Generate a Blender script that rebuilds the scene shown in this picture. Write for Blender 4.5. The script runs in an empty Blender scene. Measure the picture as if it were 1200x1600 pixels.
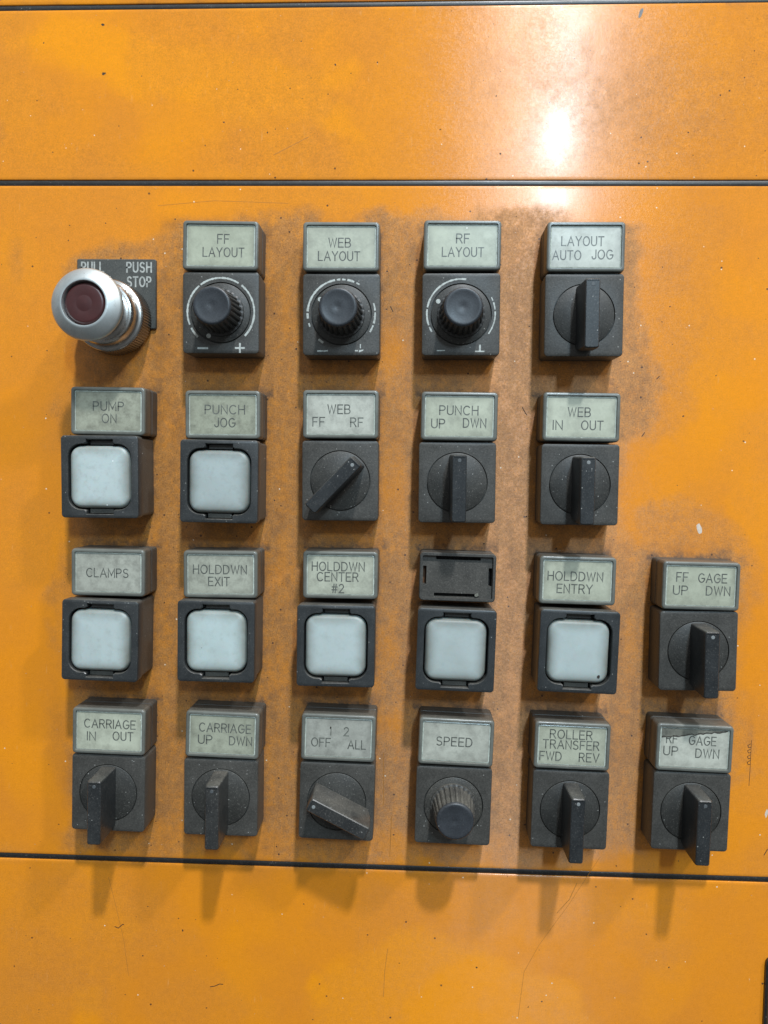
import bpy, bmesh, math, random
import numpy as np
from mathutils import Matrix, Vector
from mathutils.geometry import tessellate_polygon

random.seed(7)
rng = np.random.default_rng(11)
SC = bpy.context.scene
COL = SC.collection
MM = 0.001
X0, H0 = 110.0, 1.30          # panel millimetres (x right, y down from the top row) -> metres on the wall

def P(x, y, n=0.0):
    """panel millimetres (x right, y down, n out of the panel) -> world metres"""
    return Vector(((x - X0) * MM, -n * MM, H0 - y * MM))

# ------------------------------------------------------------------ camera
F_PX = 1197.0
RX, RY, RZ = 0.05069517859563387, 0.03660960212417766, 0.013696822095364061
CAM = (121.75281, 61.17338, 313.84470)

def rotm(rx, ry, rz):
    cx, sx, cy, sy, cz, sz = math.cos(rx), math.sin(rx), math.cos(ry), math.sin(ry), math.cos(rz), math.sin(rz)
    return (np.array([[1, 0, 0], [0, cx, -sx], [0, sx, cx]]) @ np.array([[cy, 0, sy], [0, 1, 0], [-sy, 0, cy]])
            @ np.array([[cz, -sz, 0], [sz, cz, 0], [0, 0, 1]]))

R_ = rotm(RX, RY, RZ)
def axis(row, s=1):
    v = R_[row] * np.array([1, 1, -1]) * s          # panel space x, y(down), n
    return Vector((v[0], -v[2], -v[1]))
cam_d = bpy.data.cameras.new('camera')
cam = bpy.data.objects.new('camera', cam_d)
COL.objects.link(cam)
cx_, cy_, cz_ = axis(0), axis(1, -1), axis(2, -1)
M = Matrix.Identity(4)
for i in range(3):
    M[i][0], M[i][1], M[i][2] = cx_[i], cy_[i], cz_[i]
M.translation = P(*CAM)
cam.matrix_world = M
cam_d.sensor_fit = 'VERTICAL'
cam_d.sensor_height = 32.0
cam_d.sensor_width = 24.0
cam_d.lens = F_PX / 1600.0 * 32.0
cam_d.clip_start = 0.005
cam_d.clip_end = 50
SC.camera = cam

# ------------------------------------------------------------------ room light: dim hall, brighter ceiling side, three overhead lamps, one added strip
W = bpy.data.worlds.new('World'); SC.world = W; W.use_nodes = True
wt = W.node_tree; wt.nodes.clear()
def wn(t): return wt.nodes.new(t)
wo, wb, wtc, wsx, wr = wn('ShaderNodeOutputWorld'), wn('ShaderNodeBackground'), wn('ShaderNodeTexCoord'), wn('ShaderNodeSeparateXYZ'), wn('ShaderNodeValToRGB')
wmr = wn('ShaderNodeMapRange')
wt.links.new(wtc.outputs['Generated'], wsx.inputs[0])
wt.links.new(wsx.outputs['Z'], wmr.inputs['Value'])
wmr.inputs['From Min'].default_value = -1; wmr.inputs['From Max'].default_value = 1
wt.links.new(wmr.outputs[0], wr.inputs[0])
cr = wr.color_ramp
cr.elements[0].position = 0.0; cr.elements[0].color = (0.14, 0.13, 0.12, 1)
cr.elements[1].position = 1.0; cr.elements[1].color = (1.25, 1.32, 1.38, 1)
e = cr.elements.new(0.42); e.color = (0.28, 0.285, 0.29, 1)
e = cr.elements.new(0.62); e.color = (0.72, 0.78, 0.82, 1)
wt.links.new(wr.outputs[0], wb.inputs[0])
wb.inputs[1].default_value = 0.47
wt.links.new(wb.outputs[0], wo.inputs[0])

def lamp(name, x, y, n, sx, sy, power, col=(1, 1, 1)):
    d = bpy.data.lights.new(name, 'AREA'); d.shape = 'RECTANGLE'
    d.size = sx * MM; d.size_y = sy * MM; d.energy = power; d.color = col
    o = bpy.data.objects.new(name, d); COL.objects.link(o)
    o.location = P(x, y, n)
    o.rotation_euler = (P(110, 60, 0) - o.location).to_track_quat('-Z', 'Y').to_euler()
    return o
lamp('ceiling_or_added_lamp', 440, -618, 1500, 54, 120, 5.6, (0.66, 0.86, 1.0))
lamp('ceiling_or_added_lamp', 446, -850, 1430, 60, 400, 5.2, (0.50, 0.78, 1.0))  # added blue strip, placed to draw the highlight's tail upward
lamp('ceiling_or_added_lamp', 458, -1863, 1294, 110, 110, 42.0, (0.97, 0.98, 1.0))
lamp('ceiling_or_added_lamp', 1750, -1950, 1300, 160, 160, 24.0, (1.0, 0.99, 0.97))

SC.view_settings.view_transform = 'Standard'
SC.view_settings.look = 'None'
SC.view_settings.exposure = 0.06
SC.view_settings.gamma = 1.0
SC.view_settings.use_curve_mapping = False

# ------------------------------------------------------------------ node helpers
class NT:
    def __init__(s, name):
        s.m = bpy.data.materials.new(name); s.m.use_nodes = True
        s.t = s.m.node_tree; s.t.nodes.clear()
        s.out = s.t.nodes.new('ShaderNodeOutputMaterial'); s.b = s.t.nodes.new('ShaderNodeBsdfPrincipled')
        s.t.links.new(s.b.outputs[0], s.out.inputs[0])
        s.geo = s.t.nodes.new('ShaderNodeNewGeometry')
        s.pos = s.geo.outputs['Position']; s.nor = s.geo.outputs['Normal']
    def put(s, sock, v):
        if isinstance(v, bpy.types.NodeSocket): s.t.links.new(v, sock)
        elif isinstance(v, (tuple, list)) and len(v) == 3 and sock.type == 'RGBA': sock.default_value = (*v, 1)
        else: sock.default_value = v
    def set(s, **kw):
        for k, v in kw.items():
            s.put(s.b.inputs[k.replace('_', ' ')], v)
    def math(s, op, a, b=0.0, c=None, clamp=False):
        n = s.t.nodes.new('ShaderNodeMath'); n.operation = op; n.use_clamp = clamp
        s.put(n.inputs[0], a); s.put(n.inputs[1], b)
        if c is not None: s.put(n.inputs[2], c)
        return n.outputs[0]
    def mul(s, a, b, clamp=False): return s.math('MULTIPLY', a, b, clamp=clamp)
    def add(s, a, b, clamp=False): return s.math('ADD', a, b, clamp=clamp)
    def rng(s, v, a, b, c=0.0, d=1.0):
        n = s.t.nodes.new('ShaderNodeMapRange'); n.clamp = True
        s.put(n.inputs[0], v)
        for i, q in enumerate((a, b, c, d)): s.put(n.inputs[i + 1], q)
        return n.outputs[0]
    def mix(s, f, a, b):
        n = s.t.nodes.new('ShaderNodeMix'); n.data_type = 'RGBA'
        s.put(n.inputs[0], f); s.put(n.inputs[6], a); s.put(n.inputs[7], b)
        return n.outputs[2]
    def scale(s, v, k, off=(0, 0, 0)):
        n = s.t.nodes.new('ShaderNodeMapping'); s.put(n.inputs[0], v)
        n.inputs['Scale'].default_value = k if isinstance(k, tuple) else (k, k, k); n.inputs['Location'].default_value = off
        return n.outputs[0]
    def noise(s, sc, det=3, rough=0.55, vec=None, dist=0.0):
        n = s.t.nodes.new('ShaderNodeTexNoise'); s.put(n.inputs['Vector'], vec if vec is not None else s.pos)
        n.inputs['Scale'].default_value = sc; n.inputs['Detail'].default_value = det
        n.inputs['Roughness'].default_value = rough; n.inputs['Distortion'].default_value = dist
        return n.outputs[0]
    def voro(s, sc, vec=None):
        n = s.t.nodes.new('ShaderNodeTexVoronoi'); s.put(n.inputs['Vector'], vec if vec is not None else s.pos)
        n.inputs['Scale'].default_value = sc
        return n.outputs['Distance'], n.outputs['Color']
    def specks(s, sc, rad, keep, vec=None):
        """sparse round specks: 1 inside, rad in cell units, keep = share of cells used"""
        d, c = s.voro(sc, vec)
        sp = s.t.nodes.new('ShaderNodeSeparateColor'); s.put(sp.inputs[0], c)
        r = s.mul(sp.outputs[1], rad)
        inside = s.math('LESS_THAN', d, r)
        on = s.math('LESS_THAN', sp.outputs[0], keep)
        return s.mul(inside, on)
    def attr(s, name, typ='GEOMETRY'):
        n = s.t.nodes.new('ShaderNodeAttribute'); n.attribute_name = name; n.attribute_type = typ
        return n.outputs['Fac']
    def bump(s, h, strength, dist):
        n = s.t.nodes.new('ShaderNodeBump'); n.inputs['Strength'].default_value = strength; n.inputs['Distance'].default_value = dist
        s.put(n.inputs['Height'], h); s.t.links.new(n.outputs[0], s.b.inputs['Normal']); return n
    def up(s):
        sx = s.t.nodes.new('ShaderNodeSeparateXYZ'); s.put(sx.inputs[0], s.nor); return sx.outputs[2]

# ------------------------------------------------------------------ materials
def mat_paint():
    t = NT('orange_enamel')
    dust_and_sheen, grime, wipe = t.attr('dust_and_sheen'), t.attr('grime'), t.attr('wipe')
    n1 = t.noise(900, 5, 0.7); n2 = t.noise(160, 4, 0.6); n3 = t.noise(28, 3, 0.55)
    clean = t.mix(t.rng(n3, 0.35, 0.7), (0.82, 0.278, 0.006), (0.74, 0.254, 0.016))
    clean = t.mix(wipe, clean, (0.90, 0.315, 0.001))
    film = t.mix(t.rng(n2, 0.3, 0.7), (0.52, 0.232, 0.064), (0.385, 0.168, 0.050))
    n4 = t.noise(340, 5, 0.75)
    f = t.mul(dust_and_sheen, t.mul(t.rng(n2, 0.2, 0.75, 0.8, 1.12), t.rng(n4, 0.3, 0.68, 0.55, 1.3)), clamp=True)
    grain = t.rng(n1, 0.45, 0.72, 0.0, 0.35)
    f = t.add(f, t.mul(grain, dust_and_sheen), clamp=True)
    c = t.mix(f, clean, film)
    # fine dark flecks, denser where it is dusty
    fl = t.rng(t.noise(1500, 2, 0.6), 0.63, 0.72)
    c = t.mix(t.mul(fl, t.add(0.10, t.mul(dust_and_sheen, 0.95))), c, (0.10, 0.05, 0.03))
    g = t.mul(grime, t.rng(n1, 0.25, 0.65, 0.45, 1.1), clamp=True)
    c = t.mix(g, c, (0.052, 0.040, 0.032))
    sp = t.specks(330, 0.14, t.add(0.04, t.mul(dust_and_sheen, 0.22)))
    c = t.mix(t.mul(sp, 0.85), c, (0.045, 0.025, 0.02))
    sp2 = t.specks(420, 0.13, 0.07, vec=t.scale(t.pos, 1.0, (3, 1, 7)))
    c = t.mix(t.mul(sp2, 0.8), c, (0.9, 0.8, 0.62))
    tone = t.mul(t.rng(t.noise(1700, 3, 0.7), 0.3, 0.7, -1.0, 1.0), t.add(0.09, t.mul(dust_and_sheen, 0.22)))
    tone = t.add(tone, t.mul(t.rng(t.noise(420, 4, 0.7), 0.3, 0.7, -1.0, 1.0), t.add(0.04, t.mul(dust_and_sheen, 0.12))))
    hsv = t.t.nodes.new('ShaderNodeHueSaturation'); t.put(hsv.inputs['Value'], t.add(1.0, tone)); t.put(hsv.inputs['Color'], c); c = hsv.outputs[0]
    # short light rub marks
    rub = t.rng(t.noise(1.0, 3, 0.6, vec=t.scale(t.pos, (700, 700, 120))), 0.66, 0.74)
    c = t.mix(t.mul(rub, 0.14), c, (0.95, 0.62, 0.30))
    t.set(Base_Color=c)
    t.set(Roughness=t.add(t.rng(n2, 0.3, 0.7, 0.25, 0.30), t.mul(t.add(f, grime), 0.30), clamp=True), Specular_IOR_Level=0.5, Anisotropic=1.0)
    tv = t.t.nodes.new('ShaderNodeCombineXYZ'); tv.inputs[2].default_value = 1.0; t.put(t.b.inputs['Tangent'], tv.outputs[0])
    t.set(Coat_Weight=t.rng(f, 0.0, 1.0, 0.22, 0.02))
    t.set(Coat_Roughness=t.rng(t.noise(60, 3, 0.6), 0.3, 0.7, 0.10, 0.15))
    # polishing hair-lines run across, orange peel and dust grains all over
    hair = t.noise(1.0, 4, 0.7, vec=t.scale(t.pos, (90, 400, 2600)))
    peel = t.noise(520, 3, 0.55)
    hgt = t.add(t.mul(hair, 0.9), t.add(t.mul(peel, 0.6), t.mul(t.rng(n1, 0.5, 0.8), t.add(0.25, t.mul(dust_and_sheen, 0.9)))))
    t.bump(hgt, 0.31, 0.00010)
    return t.m

def mat_black(name, base, rough, tex=0.3, dusty=0.5, speck=1.0, coat=0.0):
    t = NT(name)
    n1 = t.noise(700, 4, 0.65); n2 = t.noise(110, 4, 0.6)
    gr = t.attr('grime', 'OBJECT')
    c = t.mix(t.rng(n2, 0.35, 0.7), base, tuple(v * 1.35 for v in base))
    # dust film lies on the ledges that face upward and thinly everywhere
    upf = t.rng(t.up(), 0.25, 0.95)
    film = t.mul(t.rng(n2, 0.3, 0.75, 0.25, 1.0), t.add(t.mul(upf, dusty), t.mul(gr, 0.45)), clamp=True)
    c = t.mix(film, c, (0.132, 0.120, 0.098))
    fine = t.mul(t.rng(t.noise(2300, 2, 0.6), 0.60, 0.75), t.add(0.22 * speck, t.add(t.mul(upf, 0.4), t.mul(gr, 0.4))), clamp=True)
    c = t.mix(fine, c, (0.30, 0.28, 0.25))
    hs = t.t.nodes.new('ShaderNodeHueSaturation'); t.put(hs.inputs['Value'], t.rng(t.noise(1900, 3, 0.7), 0.3, 0.7, 0.70, 1.36)); t.put(hs.inputs['Color'], c); c = hs.outputs[0]
    sp = t.specks(1500, 0.34, t.mul(t.rng(n2, 0.42, 0.66), 0.06 * speck))
    c = t.mix(t.mul(sp, 0.6), c, (0.45, 0.45, 0.42))
    sp2 = t.specks(560, 0.12, 0.010 * speck, vec=t.scale(t.pos, 1.0, (5, 2, 1)))
    c = t.mix(sp2, c, (0.85, 0.88, 0.86))
    t.set(Base_Color=c, Roughness=t.rng(n2, 0.3, 0.7, rough - 0.05, rough + 0.08), Specular_IOR_Level=0.5)
    if coat: t.set(Coat_Weight=coat, Coat_Roughness=0.3)
    t.bump(t.add(t.noise(1300, 3, 0.6), t.mul(n1, 0.6)), tex, 0.00010)
    return t.m

def mat_legend():
    t = NT('legend_insert_plastic')
    gr = t.attr('grime', 'OBJECT')
    vec = t.pos
    n2 = t.noise(85, 5, 0.65, dist=0.6); n3 = t.noise(260, 4, 0.7); n1 = t.noise(1300, 3, 0.6)
    c = t.mix(t.rng(n2, 0.3, 0.72), (0.53, 0.565, 0.455), (0.39, 0.415, 0.33))
    c = t.mix(t.mul(t.rng(n3, 0.45, 0.68), t.add(0.2, t.mul(gr, 0.6)), clamp=True), c, (0.12, 0.125, 0.10))
    c = t.mix(t.mul(gr, t.rng(n1, 0.2, 0.8, 0.35, 0.85)), c, (0.19, 0.185, 0.15))
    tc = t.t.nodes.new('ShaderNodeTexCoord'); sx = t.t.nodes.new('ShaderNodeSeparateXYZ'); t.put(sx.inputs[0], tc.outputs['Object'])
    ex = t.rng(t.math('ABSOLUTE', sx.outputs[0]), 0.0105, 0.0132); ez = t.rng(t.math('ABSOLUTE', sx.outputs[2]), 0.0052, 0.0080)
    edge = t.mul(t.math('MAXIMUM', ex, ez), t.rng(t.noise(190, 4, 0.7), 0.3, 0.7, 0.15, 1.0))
    c = t.mix(t.mul(edge, 0.55), c, (0.15, 0.15, 0.12))  # shade under the cap rim painted into the insert's border
    sp = t.specks(480, 0.20, 0.03); c = t.mix(t.mul(sp, 0.8), c, (0.85, 0.87, 0.82))
    oi = t.t.nodes.new('ShaderNodeObjectInfo'); hv = t.t.nodes.new('ShaderNodeHueSaturation')
    t.put(hv.inputs['Value'], t.rng(oi.outputs['Random'], 0.0, 1.0, 0.86, 1.14)); t.put(hv.inputs['Saturation'], t.rng(t.math('FRACT', t.mul(oi.outputs['Random'], 7.3)), 0.0, 1.0, 0.6, 1.25)); t.put(hv.inputs['Color'], c); c = hv.outputs[0]
    t.set(Base_Color=c, Roughness=0.42, Coat_Weight=0.5, Coat_Roughness=t.rng(n3, 0.3, 0.7, 0.2, 0.4))
    t.bump(t.add(n3, n1), 0.2, 0.00006)
    return t.m

def mat_capframe():
    t = NT('clear_cap_rim')
    n2 = t.noise(150, 4, 0.65); n1 = t.noise(1200, 3, 0.6); gr = t.attr('grime', 'OBJECT')
    c = t.mix(t.rng(n2, 0.3, 0.7), (0.155, 0.165, 0.145), (0.090, 0.096, 0.086))
    upf = t.rng(t.up(), 0.3, 0.95)
    c = t.mix(t.mul(t.rng(n1, 0.3, 0.7), t.add(0.08, t.mul(upf, 0.45)), clamp=True), c, (0.18, 0.17, 0.14))
    c = t.mix(t.mul(gr, 0.3), c, (0.19, 0.20, 0.175))
    sp = t.specks(520, 0.22, 0.04); c = t.mix(t.mul(sp, 0.85), c, (0.75, 0.78, 0.74))
    t.set(Base_Color=c, Roughness=0.38, Coat_Weight=0.4, Coat_Roughness=0.22)
    t.bump(t.add(n2, n1), 0.2, 0.00008)
    return t.m

def mat_button():
    t = NT('milky_button_plastic')
    n2 = t.noise(70, 5, 0.6, dist=0.4); n3 = t.noise(420, 4, 0.7); n1 = t.noise(1600, 3, 0.6)
    gr = t.attr('grime', 'OBJECT')
    tc = t.t.nodes.new('ShaderNodeTexCoord'); sx = t.t.nodes.new('ShaderNodeSeparateXYZ'); t.put(sx.inputs[0], tc.outputs['Object'])
    ex = t.rng(t.math('ABSOLUTE', sx.outputs[0]), 0.0060, 0.0108); ez = t.rng(t.math('ABSOLUTE', sx.outputs[2]), 0.0064, 0.0112)
    edge = t.math('MAXIMUM', ex, ez)
    edge = t.mul(t.mul(edge, edge), t.rng(n2, 0.3, 0.7, 0.6, 1.0))
    c = t.mix(t.rng(n2, 0.35, 0.7), (0.44, 0.53, 0.525), (0.40, 0.475, 0.46))
    c = t.mix(t.mul(edge, 0.92), c, (0.15, 0.155, 0.13))       # darker towards the rim of the cap
    c = t.mix(t.mul(t.rng(n3, 0.5, 0.75), t.add(0.06, t.mul(gr, 0.28))), c, (0.17, 0.18, 0.15))
    sp = t.specks(430, 0.18, 0.035); c = t.mix(t.mul(sp, 0.8), c, (0.85, 0.88, 0.86))
    sp = t.specks(330, 0.10, 0.04, vec=t.scale(t.pos, 1, (2, 2, 9))); c = t.mix(t.mul(sp, 0.8), c, (0.05, 0.05, 0.04))
    oi = t.t.nodes.new('ShaderNodeObjectInfo'); hv = t.t.nodes.new('ShaderNodeHueSaturation')
    t.put(hv.inputs['Value'], t.rng(oi.outputs['Random'], 0.0, 1.0, 0.90, 1.14)); t.put(hv.inputs['Saturation'], t.rng(t.math('FRACT', t.mul(oi.outputs['Random'], 7.3)), 0.0, 1.0, 0.9, 1.25)); t.put(hv.inputs['Color'], c); c = hv.outputs[0]
    t.set(Base_Color=c, Roughness=0.5, Coat_Weight=0.12, Coat_Roughness=0.3)
    t.set(Subsurface_Weight=0.15, Subsurface_Scale=0.002)
    t.bump(t.add(n3, n1), 0.2, 0.00007)
    return t.m

def mat_metal(name, col, rough, aniso=0.0):
    t = NT(name)
    n2 = t.noise(200, 4, 0.6); n1 = t.noise(900, 3, 0.6)
    c = t.mix(t.rng(n2, 0.4, 0.75), col, tuple(v * 0.72 for v in col))
    upf = t.rng(t.up(), 0.3, 0.95)
    c = t.mix(t.mul(t.rng(n1, 0.55, 0.75), 0.35), c, (0.22, 0.19, 0.15))
    t.set(Base_Color=c, Metallic=t.rng(n1, 0.55, 0.8, 0.95, 0.6), Roughness=t.rng(n2, 0.3, 0.7, rough - 0.04, rough + 0.08))
    t.bump(t.add(n1, n2), 0.12, 0.00008)
    return t.m

def mat_plain(name, col, rough=0.5, coat=0.0, var=0.25, nscale=400, spec=0.5):
    t = NT(name)
    n = t.noise(nscale, 4, 0.65)
    c = t.mix(t.rng(n, 0.35, 0.7), col, tuple(v * (1 - var) for v in col))
    t.set(Base_Color=c, Roughness=rough, Specular_IOR_Level=spec)
    if coat: t.set(Coat_Weight=coat, Coat_Roughness=0.25)
    return t.m

def mat_worn_white():
    t = NT('worn_white_print')
    n = t.noise(1100, 4, 0.7)
    c = t.mix(t.rng(n, 0.45, 0.75), (0.50, 0.54, 0.51), (0.24, 0.25, 0.23))
    t.set(Base_Color=c, Roughness=0.6)
    return t.m

def mat_text():
    t = NT('legend_ink')
    n = t.noise(600, 4, 0.7)
    c = t.mix(t.rng(n, 0.42, 0.68), (0.068, 0.075, 0.066), (0.165, 0.18, 0.155))
    t.set(Base_Color=c, Roughness=0.5, Coat_Weight=0.4, Coat_Roughness=0.3)
    return t.m

M = {
    'paint': mat_paint(),
    'gasket': mat_black('black_gasket_rubber', (0.012, 0.012, 0.012), 0.42, 0.2, 0.3, 1.2, 0.3),
    'body': mat_black('black_switch_body', (0.044, 0.0435, 0.0395), 0.46, 0.45, 0.45, 1.0),
    'disc': mat_black('black_rotor_disc', (0.024, 0.025, 0.023), 0.50, 0.45, 0.5, 1.2),
    'lever': mat_black('black_lever_plastic', (0.015, 0.018, 0.020), 0.36, 0.25, 0.65, 1.0, 0.1),
    'housing': mat_black('black_button_housing', (0.022, 0.026, 0.028), 0.40, 0.2, 0.7, 1.0, 0.1),
    'knob': mat_black('black_knob_skirt', (0.021, 0.022, 0.022), 0.45, 0.3, 0.8, 1.0),
    'knobtop': mat_black('blue_grey_knob_face', (0.026, 0.030, 0.035), 0.40, 0.2, 0.2, 0.4),
    'dark': mat_plain('dark_cavity', (0.008, 0.008, 0.008), 0.7),
    'capside': mat_black('smoky_cap_side', (0.050, 0.052, 0.046), 0.42, 0.3, 0.55, 0.8, 0.2),
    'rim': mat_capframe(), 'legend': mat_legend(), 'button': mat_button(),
    'bead': mat_plain('clear_bead', (0.68, 0.74, 0.65), 0.3, 0.4, 0.45, 500),
    'alu': mat_metal('satin_aluminium', (0.66, 0.72, 0.72), 0.46),
    'alu2': mat_metal('polished_steel', (0.55, 0.55, 0.53), 0.24),
    'knurl': mat_metal('dark_knurled_steel', (0.36, 0.34, 0.31), 0.3),
    'red': mat_plain('dark_red_plastic', (0.060, 0.014, 0.014), 0.42, 0.25, 0.25, 300),
    'white': mat_worn_white(), 'ink': mat_text(),
    'whiteplate': mat_plain('faded_white_engraving', (0.46, 0.48, 0.45), 0.6, 0, 0.45, 900),
    'plate': mat_black('dark_grey_nameplate', (0.050, 0.054, 0.050), 0.5, 0.25, 0.3, 0.8),
    'grime': mat_plain('oily_grime', (0.065, 0.062, 0.050), 0.6, 0, 0.4, 900),
    'chip': mat_plain('dark_chip', (0.035, 0.024, 0.018), 0.7, 0, 0.4, 900),
    'dirtstrip': mat_plain('dirty_strip', (0.20, 0.205, 0.17), 0.5, 0, 0.55, 300),
    'pale': mat_plain('pale_scratch', (0.72, 0.62, 0.52), 0.5, 0, 0.3, 900),
    'grey': mat_plain('grey_scuff', (0.20, 0.20, 0.20), 0.5, 0, 0.4, 900),
    'scratch': mat_plain('brown_hair_scratch', (0.50, 0.20, 0.03), 0.6, 0, 0.3, 700),
    'bezel': mat_black('black_bezel', (0.014, 0.013, 0.012), 0.35, 0.15, 0.3, 0.6, 0.2),
    'bezelside': mat_plain('lip_brown_reflection', (0.075, 0.05, 0.035), 0.4, 0.2),  # brown reflection on the frame's side, painted as its colour
    'screen': mat_plain('pale_screen', (0.62, 0.66, 0.62), 0.3, 0.4, 0.12),
}

# ------------------------------------------------------------------ object helpers (all coordinates in mm: x right, u up, n out of the panel)
def V(x, u, n): return (x * MM, -n * MM, u * MM)

def make(name, verts, faces, mat, parent=None, smooth=35, loc=None, rot=0.0, local=True):
    me = bpy.data.meshes.new(name)
    vs = [V(*v) for v in verts] if local else verts
    me.from_pydata(vs, [], faces); me.validate(); me.update()
    bm = bmesh.new(); bm.from_mesh(me)
    bmesh.ops.remove_doubles(bm, verts=bm.verts, dist=1e-7)
    bmesh.ops.recalc_face_normals(bm, faces=bm.faces)
    bm.to_mesh(me); bm.free()
    if smooth:
        me.shade_smooth(); me.set_sharp_from_angle(angle=math.radians(smooth))
    me.materials.append(M[mat])
    o = bpy.data.objects.new(name, me); COL.objects.link(o)
    if parent is not None: o.parent = parent
    if loc: o.location = V(*loc)
    if rot: o.rotation_euler = (0, math.radians(rot), 0)
    return o

def share(src, name, parent, loc=None, rot=0.0):
    o = bpy.data.objects.new(name, src.data); COL.objects.link(o); o.parent = parent
    if loc: o.location = V(*loc)
    if rot: o.rotation_euler = (0, math.radians(rot), 0)
    return o

def rrect(w, h, r, k=5, cx=0, cu=0):
    """rounded rectangle outline, counter-clockwise"""
    pts = []
    for (sx, su, a0) in ((1, 1, 0), (-1, 1, 90), (-1, -1, 180), (1, -1, 270)):
        for i in range(k + 1):
            a = math.radians(a0 + 90 * i / k)
            pts.append((cx + sx * (w / 2 - r) + r * math.cos(a), cu + su * (h / 2 - r) + r * math.sin(a)))
    return pts

def circle(r, k=48, cx=0, cu=0):
    return [(cx + r * math.cos(2 * math.pi * i / k), cu + r * math.sin(2 * math.pi * i / k)) for i in range(k)]

class Geo:
    def __init__(s): s.v = []; s.f = []
    def ring(s, pts, n):
        b = len(s.v)
        s.v += [(p[0], p[1], n if not callable(n) else n(p)) for p in pts]
        return list(range(b, b + len(pts)))
    def bridge(s, a, b):
        k = len(a)
        for i in range(k): s.f.append((a[i], a[(i + 1) % k], b[(i + 1) % k], b[i]))
    def cap(s, a): s.f.append(tuple(a))
    def plane(s, outer, holes, n):
        """flat face with holes"""
        polys = [[Vector((p[0], p[1], 0)) for p in q] for q in [outer] + holes]
        b = len(s.v)
        for q in polys: s.v += [(p.x, p.y, n) for p in q]
        for t in tessellate_polygon(polys): s.f.append(tuple(b + i for i in t))
    def loft(s, layers, cap0=True, cap1=True):
        rs = [s.ring(p, n) for p, n in layers]
        for a, b in zip(rs, rs[1:]): s.bridge(a, b)
        if cap0: s.cap(rs[0])
        if cap1: s.cap(rs[-1])
        return rs
    def lathe(s, prof, k=64, mod=None, cx=0, cu=0, cap1=True):
        rs = []
        for j, (r, n) in enumerate(prof):
            pts = []
            for i in range(k):
                a = 2 * math.pi * i / k
                rr = r * (mod(i, j) if mod else 1)
                pts.append((cx + rr * math.cos(a), cu + rr * math.sin(a)))
            rs.append(s.ring(pts, n))
        for a, b in zip(rs, rs[1:]): s.bridge(a, b)
        if cap1: s.cap(rs[-1])
    def box(s, x0, x1, u0, u1, n0, n1):
        s.loft([([(x0, u0), (x1, u0), (x1, u1), (x0, u1)], n0), ([(x0, u0), (x1, u0), (x1, u1), (x0, u1)], n1)])

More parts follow.
